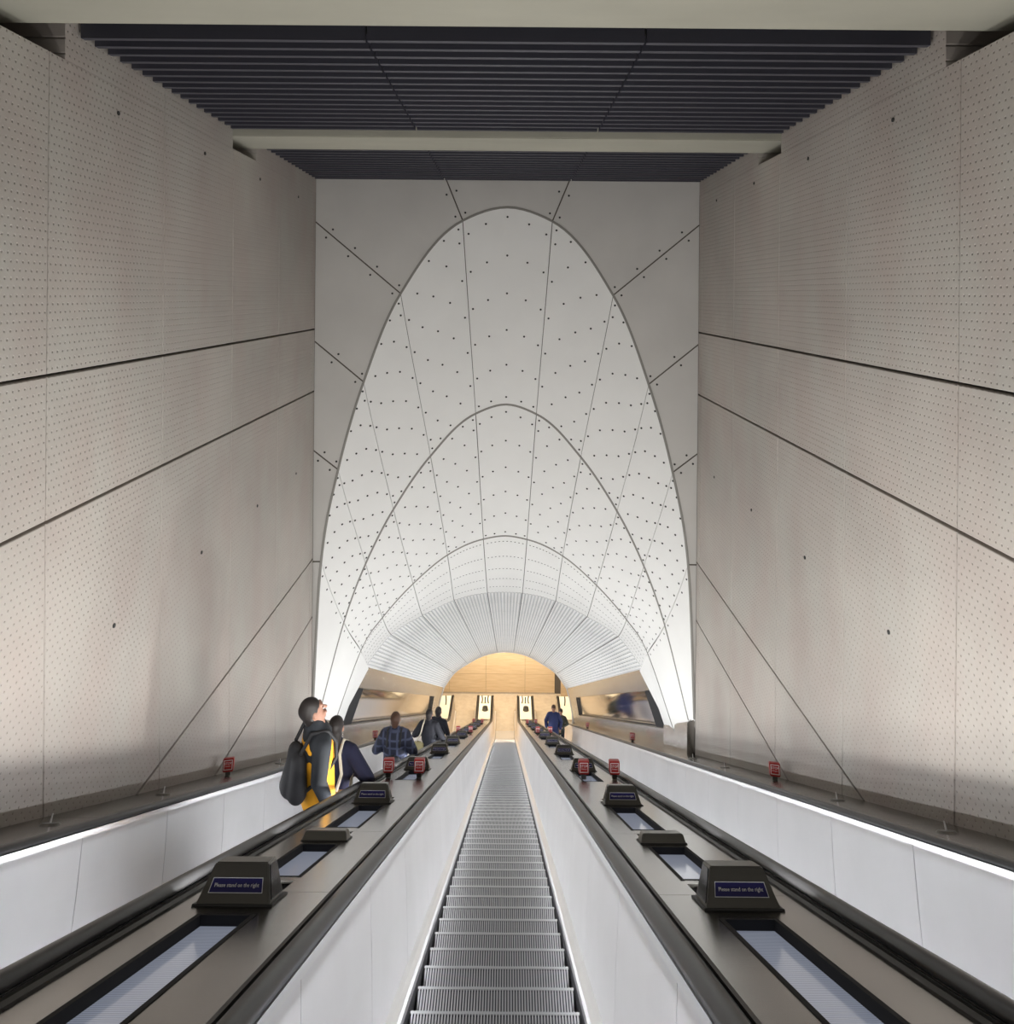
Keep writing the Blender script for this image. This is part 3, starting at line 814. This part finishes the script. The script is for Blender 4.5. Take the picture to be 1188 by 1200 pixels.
# ------------------------------------------------------------------ lower landing
bm = bmesh.new(); box(bm, -7, 7, 37.2, 45.5, -.12, 0)
o = fin('floor', bm, 'floor'); o['kind'] = 'structure'
bm = bmesh.new(); box(bm, -3.75, 3.75, -2.2, 1.2, ZC - 2.64, ZC - 2.52)
o = fin('floor', bm, 'floor'); o['kind'] = 'structure'
bm = bmesh.new(); y = 41.7; xs = [-5.4, -3.3, -1.15, 1.15, 2.9]
for a, b in zip(xs, xs[1:]):
    for z0, z1 in ((0, 1.15), (1.15, 5.2)): box(bm, a + .006, b - .006, y, y + .05, z0 + .006, z1 - .006)
o = fin('wall_timber', bm, 'timber'); o.name = 'wall_end'; o['kind'] = 'structure'
bm = bmesh.new(); box(bm, -7, 7, y + .05, y + .1, 0, 5.2); box(bm, -7, -6.9, 37, y, 0, 5.2); box(bm, 6.9, 7, 37, y, 0, 5.2)
o = fin('wall_far', bm, 'gap'); o['kind'] = 'structure'
bm = bmesh.new(); box(bm, 3.25, 6.9, y - .3, y, 0, 5.2)
o = fin('wall_corner', bm, 'timber'); o['kind'] = 'structure'
bm = bmesh.new(); box(bm, -7, 7, 37.0, y + .1, 5.2, 5.3)
o = fin('ceiling', bm, 'timber'); o['kind'] = 'structure'
bm = bmesh.new(); box(bm, -5.4, 2.9, y - .02, y, 0, .09)
o = fin('baseboard_end', bm, 'steel'); o['kind'] = 'structure'
bm = bmesh.new()     # retaining walls beside and under the incline, closing the tube below
for sg in (-1, 1):
    hexa(bm, [(sg * 3.60, 1.2, sline(1.2) - 4), (sg * 3.60, 37.5, -1), (sg * 3.68, 37.5, -1), (sg * 3.68, 1.2, sline(1.2) - 4), (sg * 3.60, 1.2, sline(1.2) - .93), (sg * 3.60, 37.0, sline(37) - .93), (sg * 3.68, 37.0, sline(37) - .93), (sg * 3.68, 1.2, sline(1.2) - .93)])
hexa(bm, [(-3.68, 1.2, ZC - T30 * 1.2 - 2.6), (3.68, 1.2, ZC - T30 * 1.2 - 2.6), (3.68, 37.3, ZC - T30 * 37.3 - 2.6), (-3.68, 37.3, ZC - T30 * 37.3 - 2.6), (-3.68, 1.2, ZC - T30 * 1.2 - 2.4), (3.68, 1.2, ZC - T30 * 1.2 - 2.4), (3.68, 37.3, ZC - T30 * 37.3 - 2.4), (-3.68, 37.3, ZC - T30 * 37.3 - 2.4)])
o = fin('floor', bm, 'groove'); o['kind'] = 'structure'; o.name = 'floor_incline'
# slide stops and housings on the flat lower ends of the decks
zf = sline(39) + HD
def fin_post(name, x, d, h, lean, label, grp):
    bm = bmesh.new()
    for j in range(6):
        t0, t1 = j / 6, (j + 1) / 6
        c0, c1 = lean * math.sin(t0 * 3.1), lean * math.sin(t1 * 3.1)
        hexa(bm, [(c0 - .035, -.02, t0 * h), (c0 + .035, -.02, t0 * h), (c0 + .035, .03, t0 * h), (c0 - .035, .03, t0 * h), (c1 - .035, -.02, t1 * h), (c1 + .035, -.02, t1 * h), (c1 + .035, .03, t1 * h), (c1 - .035, .03, t1 * h)])
    o = fin(name, bm, 'box'); o.location = (x, d, zf); tag(o, label, 'slide stop', grp); return o
for sg, side in ((-1, 'left'), (1, 'right')):
    for x, h, ln, w in ((.93, .40, .03, 'left'), (1.11, .34, 0, 'middle'), (1.29, .40, -.03, 'right')):
        xx = sg * 1.11 + (x - 1.11)
        fin_post('slide_stop', xx, 39.2, h, ln, '%s of three small dark stops on the flat foot of the %s deck' % (w, side), 'dark stops at the foot of the decks')
    r = empty('control_box', (sg * 1.11 + .02, 38.55, zf))
    bm = bmesh.new(); bmesh.ops.create_cone(bm, segments=8, radius1=.17, radius2=.15, depth=.16, cap_ends=True, matrix=Matrix.Translation((0, 0, .08)) @ Matrix.Rotation(math.pi / 8, 4, 'Z')); fin('housing', bm, 'box', r)
    bm = bmesh.new(); bmesh.ops.create_cone(bm, segments=8, radius1=.12, radius2=.11, depth=.02, cap_ends=True, matrix=Matrix.Translation((0, 0, .17)) @ Matrix.Rotation(math.pi / 8, 4, 'Z')); fin('lid', bm, 'groove', r)
    tag(r, 'dark eight-sided box on the flat foot of the %s deck, before three small stops' % side, 'box', 'dark boxes at the foot of the decks')
    fin_post('slide_stop', sg * 3.27, 39.0, .5, .02, 'single dark upright stop on the flat foot of the outer deck by the %s wall' % side, 'single stops on the outer decks')
# ceiling lamps of the lower hall
for k, x in enumerate((-4.2, -1.4, 1.4, 4.2)):
    r = empty('ceiling_lamp', (x, 39.6, 5.2)); bm = bmesh.new(); box(bm, -.9, .9, -.16, .16, -.10, 0); fin('housing', bm, 'trim', r)
    bm = bmesh.new(); box(bm, -.86, .86, -.12, .12, -.112, -.10); fin('diffuser', bm, 'lamp', r)
    tag(r, 'linear lamp on the lower hall ceiling, %s from the left' % ORD[k], 'lamp', 'lower hall ceiling lamps')

# ------------------------------------------------------------------ people
def capsule(bm, p0, p1, r0, r1, flat=(1, 1, 1), n=14):
    p0, p1 = Vector(p0), Vector(p1); ax = p1 - p0; L = max(ax.length, 1e-4)
    q = Vector((0, 0, 1)).rotation_difference(ax.normalized()) if ax.length > 1e-4 else Matrix.Identity(3).to_quaternion()
    rings = []
    prof = [(-math.cos(t * math.pi / 10) * r0, math.sin(t * math.pi / 10) * r0) for t in range(1, 6)] + [(L + math.sin(t * math.pi / 10) * r1, math.cos(t * math.pi / 10) * r1) for t in range(0, 5)]
    def tr(v):
        w = q @ v; c = p0 + (p1 - p0) * max(0, min(1, v.z / L)); dlt = (p0 + w) - c
        return c + Vector((dlt.x * flat[0], dlt.y * flat[1], dlt.z * flat[2]))
    for z, r in prof: rings.append([bm.verts.new(tr(Vector((r * math.cos(2 * math.pi * i / n), r * math.sin(2 * math.pi * i / n), z)))) for i in range(n)])
    for a, b in zip(rings, rings[1:]):
        for i in range(n): bm.faces.new([a[i], a[(i + 1) % n], b[(i + 1) % n], b[i]])
    a = bm.verts.new(tr(Vector((0, 0, -r0)))); b = bm.verts.new(tr(Vector((0, 0, L + r1))))
    for i in range(n): bm.faces.new([a, rings[0][(i + 1) % n], rings[0][i]]); bm.faces.new([b, rings[-1][i], rings[-1][(i + 1) % n]])
def blob(name, parts, m, parent, vox=.012, sm=4):
    bm = bmesh.new()
    for p in parts: capsule(bm, *p)
    bmesh.ops.recalc_face_normals(bm, faces=bm.faces)
    me = bpy.data.meshes.new(name); bm.to_mesh(me); bm.free()
    o = bpy.data.objects.new(name, me); S.collection.objects.link(o)
    r = o.modifiers.new('r', 'REMESH'); r.mode = 'VOXEL'; r.voxel_size = vox; r.use_smooth_shade = True
    s = o.modifiers.new('s', 'SMOOTH'); s.iterations = sm; s.factor = .5
    dg = bpy.context.evaluated_depsgraph_get(); dg.update()
    me2 = bpy.data.meshes.new_from_object(o.evaluated_get(dg)); bpy.data.objects.remove(o)
    for p in me2.polygons: p.use_smooth = True
    me2.name = name
    return link(name, me2, m, parent)
def person(x, di, yaw, H, label, jacket, legs, hair, coat_len=.78, coat_r=1., pitch=0, hyaw=0, extras=(), elbow_out=.12, hands_front=True, longhair=False):
    # local frame: x = their right, y = forward, z = up; drawn for 1.75 m and scaled
    d = STEP_D[di]; root = empty('person', (x, d - .17, ZC - T30 * d - 1.81))
    root.rotation_euler = (0, 0, yaw); s = H / 1.75; root.scale = (s, s, s)
    tag(root, label, 'person')
    V_ = Vector
    hip, kn, an = .92, .50, .09
    hm = Matrix.Translation((0, 0, 1.53)) @ Matrix.Rotation(hyaw, 4, 'Z') @ Matrix.Rotation(pitch, 4, 'X') @ Matrix.Translation((0, 0, -1.53))
    def hp(*p): return hm @ V_(p)
    sh, el, wr = {}, {}, {}
    for q in (-1, 1):
        sh[q] = V_((q * .175, -.01, 1.42)); el[q] = V_((q * (.20 + elbow_out), -.05, 1.14))
        wr[q] = V_((q * .12, .20, 1.10)) if hands_front else V_((q * (.22 + elbow_out * .6), .04, .90))
    body = [(V_((0, 0, .95)), V_((0, 0, 1.30)), .12, .13, (1.2, .85, 1)), (V_((0, 0, 1.38)), V_((0, .005, 1.53)), .07, .055), (V_((0, .005, 1.5)), hp(0, .01, 1.58), .055, .055),
            (hp(0, -.012, 1.665), hp(0, -.008, 1.675), .092, .088, (.86, 1.08, 1.05)), (hp(0, .03, 1.60), hp(0, .045, 1.585), .058, .045, (1, 1, 1)),
            (hp(0, .088, 1.655), hp(0, .107, 1.630), .011, .016), (hp(-.025, .092, 1.595), hp(.025, .092, 1.595), .010, .010),
            (hp(-.035, .080, 1.685), hp(.035, .080, 1.685), .016, .016)]
    for q in (-1, 1):
        body += [(hp(q * .082, -.005, 1.67), hp(q * .086, -.01, 1.64), .016, .012, (.6, 1, 1))]
        body += [(sh[q], el[q], .05, .04), (el[q], wr[q], .04, .027), (V_((q * .09, 0, hip)), V_((q * .095, .0, kn)), .085, .058), (V_((q * .095, 0, kn)), V_((q * .10, -.02, an)), .055, .038), (V_((q * .10, -.02, .06)), V_((q * .11, .13, .035)), .035, .03)]
        fd = (wr[q] - el[q]).normalized(); sd = fd.cross(V_((0, 0, 1))).normalized() * q; dn = sd.cross(fd) * q
        if dn.z > 0: dn = -dn
        palm = wr[q] + fd * .085
        body += [(wr[q], palm, .028, .036, (1, 1, .8))]
        for fi, (off, ln) in enumerate(((-.026, .062), (-.009, .074), (.009, .070), (.026, .055))):
            b0 = palm + sd * off; b1 = b0 + fd * ln * .5 + dn * .008; b2 = b1 + fd * ln * .38 + dn * ln * .38
            body += [(b0, b1, .0095, .009), (b1, b2, .009, .0075)]
        th = wr[q] + fd * .03 - sd * .03; body += [(th, th + fd * .045 - sd * .02, .012, .010), (th + fd * .045 - sd * .02, th + fd * .075 - sd * .012, .010, .008)]
    blob('body', body, 'skin', root, .0085, 3)
    for q in (-1, 1):        # eyes
        bm = bmesh.new(); bmesh.ops.create_uvsphere(bm, u_segments=10, v_segments=8, radius=.009, matrix=Matrix.Translation(hp(q * .032, .083, 1.668))); fin('eye', bm, 'black', root, True)
    hr = [(hp(0, -.028, 1.690), hp(0, -.018, 1.705), .098, .094, (.90, 1.04, .98)), (hp(0, -.055, 1.62), hp(0, -.06, 1.60), .072, .06, (1.05, .9, 1))]
    if longhair: hr += [(hp(0, -.06, 1.62), V_((0, -.085, 1.44)), .085, .065, (1.05, .75, 1))]
    blob('hair', hr, hair, root, .012, 3)
    # trousers
    tr = [(V_((0, 0, .93)), V_((0, 0, .98)), .13, .13, (1.2, .95, 1))]
    for q in (-1, 1): tr += [(V_((q * .09, 0, .90)), V_((q * .095, .0, kn)), .10, .075), (V_((q * .095, 0, kn)), V_((q * .10, -.02, .11)), .073, .058)]
    blob('trousers', tr, legs, root, .014, 3)
    for q in (-1, 1): blob('shoe', [(V_((q * .10, -.045, .045)), V_((q * .112, .13, .038)), .045, .038, (1, 1, .95))], 'shoe', root, .010, 2)
    c = coat_r
    jk = [(V_((0, -.005, coat_len)), V_((0, -.005, 1.12)), .155 * c, .148 * c, (1.18, .92, 1)), (V_((0, -.005, 1.12)), V_((0, -.01, 1.36)), .150 * c, .145 * c, (1.2, .90, 1)),
          (V_((-.12, -.01, 1.42)), V_((.12, -.01, 1.42)), .085 * c, .085 * c), (V_((0, -.01, 1.42)), V_((0, -.005, 1.50)), .10, .078, (1, 1, 1))]
    sleeves = []
    for q in (-1, 1):
        sleeves += [(sh[q] + V_((0, 0, -.01)), el[q], .078 * c, .066 * c), (el[q], wr[q] - (wr[q] - el[q]).normalized() * .02, .064 * c, .050 * c)]
    if isinstance(jacket, tuple):
        blob('jacket', jk[:2] + [(V_((0, -.005, 1.30)), V_((0, -.01, 1.38)), .14, .12, (1.2, .9, 1))], jacket[0], root)['label'] = 'yellow lower part of the jacket'
        yk = [(V_((-.13, -.01, 1.41)), V_((.13, -.01, 1.41)), .10, .10, (1, 1, 1)), (V_((0, -.015, 1.30)), V_((0, -.01, 1.40)), .156, .14, (1.18, .95, 1)), (V_((0, -.01, 1.44)), V_((0, -.035, 1.52)), .10, .088)] + sleeves
        blob('yoke', yk, jacket[1], root)['label'] = 'dark slate shoulders, hood and sleeves'
    else:
        blob('jacket', jk + sleeves, jacket, root, .013)
    for e in extras: e(root)
    return root
def backpack(low=0., w=.15, h=.40, mt='pack'):
    def f(root):
        bp = empty('backpack'); 
        COL.objects.unlink(bp); bpy.data.objects.remove(bp)
        o = blob('backpack', [(Vector((-w * .45, -.21, 1.02 - low)), Vector((-w * .45, -.19, 1.02 - low + h * .62)), .115, .085, (1, .8, 1)), (Vector((w * .45, -.21, 1.02 - low)), Vector((w * .45, -.19, 1.02 - low + h * .62)), .115, .085, (1, .8, 1)),
                  (Vector((0, -.24, 1.04 - low)), Vector((0, -.20, 1.02 - low + h * .75)), .12, .07, (1, .9, 1))], mt, root, .014, 6)
        for q in (-1, 1):
            pts = [Vector((q * .11, -.18, 1.36 - low * .5)), Vector((q * .12, -.09, 1.515)), Vector((q * .105, .06, 1.49)), Vector((q * .105, .135, 1.38)), Vector((q * .125, .13, 1.24)), Vector((q * .155, .03, 1.14)), Vector((q * .13, -.15, 1.02))]
            blob('strap', [(a, b, .018, .018) for a, b in zip(pts, pts[1:])], mt, o, .010, 2)
    return f
def bag(px, py, pz, w, h, mt, strap, cross=1):
    def f(root):
        bm = bmesh.new(); box(bm, px - w / 2, px + w / 2, py - .05, py + .05, pz - h, pz); bmesh.ops.bevel(bm, geom=list(bm.edges), offset=.018, segments=2, affect='EDGES')
        o = fin('bag', bm, mt, root, True); o['label'] = 'shoulder bag of a paler colour'
        pts = [Vector((px - w * .3, py, pz)), Vector((px * .75, -.17, 1.25)), Vector((px * .55, -.14, 1.45)), Vector((px * .5, .0, 1.525)), Vector((px * .55, .13, 1.42)), Vector((px * .9, .12, 1.15)), Vector((px + w * .3, py, pz))]
        blob('strap', [(a, b, .019, .019) for a, b in zip(pts, pts[1:])], strap, o, .011, 2)
    return f
R = math.radians
def near(d): return min(range(100), key=lambda i: abs(STEP_D[i] - .17 - d))
person(-1.86, near(7.35), R(-62), 1.95, 'person in yellow and slate jacket with black backpack, looking up, left escalator', ('yellow', 'slate_cloth'), 'trouser', 'hair', coat_len=.86, pitch=R(22), extras=(backpack(.0, .17, .42),), elbow_out=.03, hands_front=False, coat_r=1.08)
person(-1.85, near(8.1), R(-8), 1.72, 'person in a long navy coat carrying a tan bag on the left escalator', 'navy', 'jeans', 'hair', coat_len=.60, coat_r=1.12, extras=(bag(.17, -.23, 1.10, .26, .26, 'kraft', 'cream'),), elbow_out=.20, longhair=True)
person(-1.86, near(12.2), R(-4), 1.72, 'person from behind in a dark plaid jacket with a low backpack, left escalator', 'plaid', 'jeans', 'brownhair', coat_len=.80, coat_r=1.22, extras=(backpack(.16, .12, .30),), elbow_out=.13)
person(-1.82, near(17.4), R(-12), 1.74, 'person in a charcoal coat with a pale strap and khaki bag on the left escalator', 'charcoal', 'jeans', 'hair', coat_len=.72, coat_r=1.12, extras=(bag(-.22, -.12, 1.02, .24, .24, 'khaki', 'cream'),), elbow_out=.16)
person(-1.80, near(19.6), R(-20), 1.78, 'person in a black jacket standing furthest down the left escalator', 'charcoal', 'charcoal', 'hair', coat_len=.78, elbow_out=.10)
person(2.03, near(29.6), R(172), 1.84, 'person facing uphill in a blue puffer coat on the right escalator', 'blue', 'jeans', 'brownhair', coat_len=.70, coat_r=1.15, elbow_out=.10, hands_front=False)
person(2.42, near(30.6), R(165), 1.68, 'person in dark olive clothes just behind the blue coat, right escalator', 'olive', 'charcoal', 'hair', coat_len=.80, elbow_out=.10)

# ------------------------------------------------------------------ lights
E_FILL = 150
E_SPOT, E_HALL, E_TOP, E_WORLD, EXPO = 155, 520, 30, .19, 0.0
for i, (sg, side, (a, b)) in enumerate(SLOTS):
    d = (a + b) / 2
    ld = bpy.data.lights.new('uplight', 'SPOT'); ld.energy = E_SPOT * (1.35 if d < 3 else .9 if d < 5 else .38 if d < 7 else .66 if d < 13 else .28 if d < 18 else .46); ld.spot_size = R(172); ld.spot_blend = .03; ld.shadow_soft_size = .02; ld.color = (1, .985, .95)
    o = bpy.data.objects.new('uplight_lamp', ld); COL.objects.link(o); d = b + .14 + (.33 if abs(b - 4.62) > .01 else .22) - .02; o.location = (sg * DX[sg], d, SL(d) + HD - .014)
    dirv = Vector((0, .5, .866)).normalized(); o.rotation_euler = dirv.to_track_quat('-Z', 'Y').to_euler()
def area(name, loc, direc, sx, sy, e, col):
    ld = bpy.data.lights.new(name, 'AREA'); ld.shape = 'RECTANGLE'; ld.size = sx; ld.size_y = sy; ld.energy = e; ld.color = col
    o = bpy.data.objects.new(name, ld); COL.objects.link(o); o.location = loc; o.rotation_euler = Vector(direc).normalized().to_track_quat('-Z', 'Y').to_euler()
area('lower_hall_lamp', (0, 39.4, 5.0), (0, .35, -1), 8, .6, E_HALL, (1, .90, .74))
for cx in (-2.235, 0, 2.235):
    for sg in (-1, 1):
        L_ = 35 / math.cos(R(30)); ld = bpy.data.lights.new('balustrade_fill', 'AREA'); ld.shape = 'RECTANGLE'; ld.size = .012; ld.size_y = L_; ld.energy = E_FILL; ld.spread = R(150); ld.color = (.93, .95, 1)  # added fill under each handrail, only to brighten the balustrade panels
        o = bpy.data.objects.new('balustrade_fill_light', ld); COL.objects.link(o)
        dm = 1.5 + 17.5; o.location = (cx + sg * .640, dm, SL(dm) - .945)
        zz = Vector((sg * .8, .35 * .5, .35 * .866)).normalized()          # fill shines along -zz: across and down
        yy = Vector((0, .866, -.5)); yy = (yy - zz * yy.dot(zz)).normalized(); xx = yy.cross(zz)
        m = Matrix((xx, yy, zz)).transposed().to_4x4(); m.translation = o.location; o.matrix_world = m
area('upper_hall_lamp', (0, -1.6, ZC + 2.4), (0, .75, -.75), 5, .8, E_TOP, (1, .96, .90))
w = bpy.data.worlds.new('w'); S.world = w; w.use_nodes = True
w.node_tree.nodes['Background'].inputs[0].default_value = (.95, .97, 1, 1); w.node_tree.nodes['Background'].inputs[1].default_value = E_WORLD

# ------------------------------------------------------------------ camera
cd = bpy.data.cameras.new('camera'); cam = bpy.data.objects.new('camera', cd); COL.objects.link(cam)
cd.sensor_fit = 'HORIZONTAL'; cd.sensor_width = 36; cd.lens = 830 / 1188 * 36; cd.clip_start = .05; cd.clip_end = 200
cd.shift_x = -3 / 1188; cd.shift_y = -254 / 1188
ROLL = .0085
cam.matrix_world = Matrix.Translation((.05, 0, ZC)) @ Matrix.Rotation(math.pi / 2, 4, 'X') @ Matrix.Rotation(ROLL, 4, 'Z')
S.camera = cam
S.view_settings.view_transform = 'Standard'; S.view_settings.look = 'None'; S.view_settings.gamma = 1; S.view_settings.use_curve_mapping = False
S.view_settings.exposure = EXPO
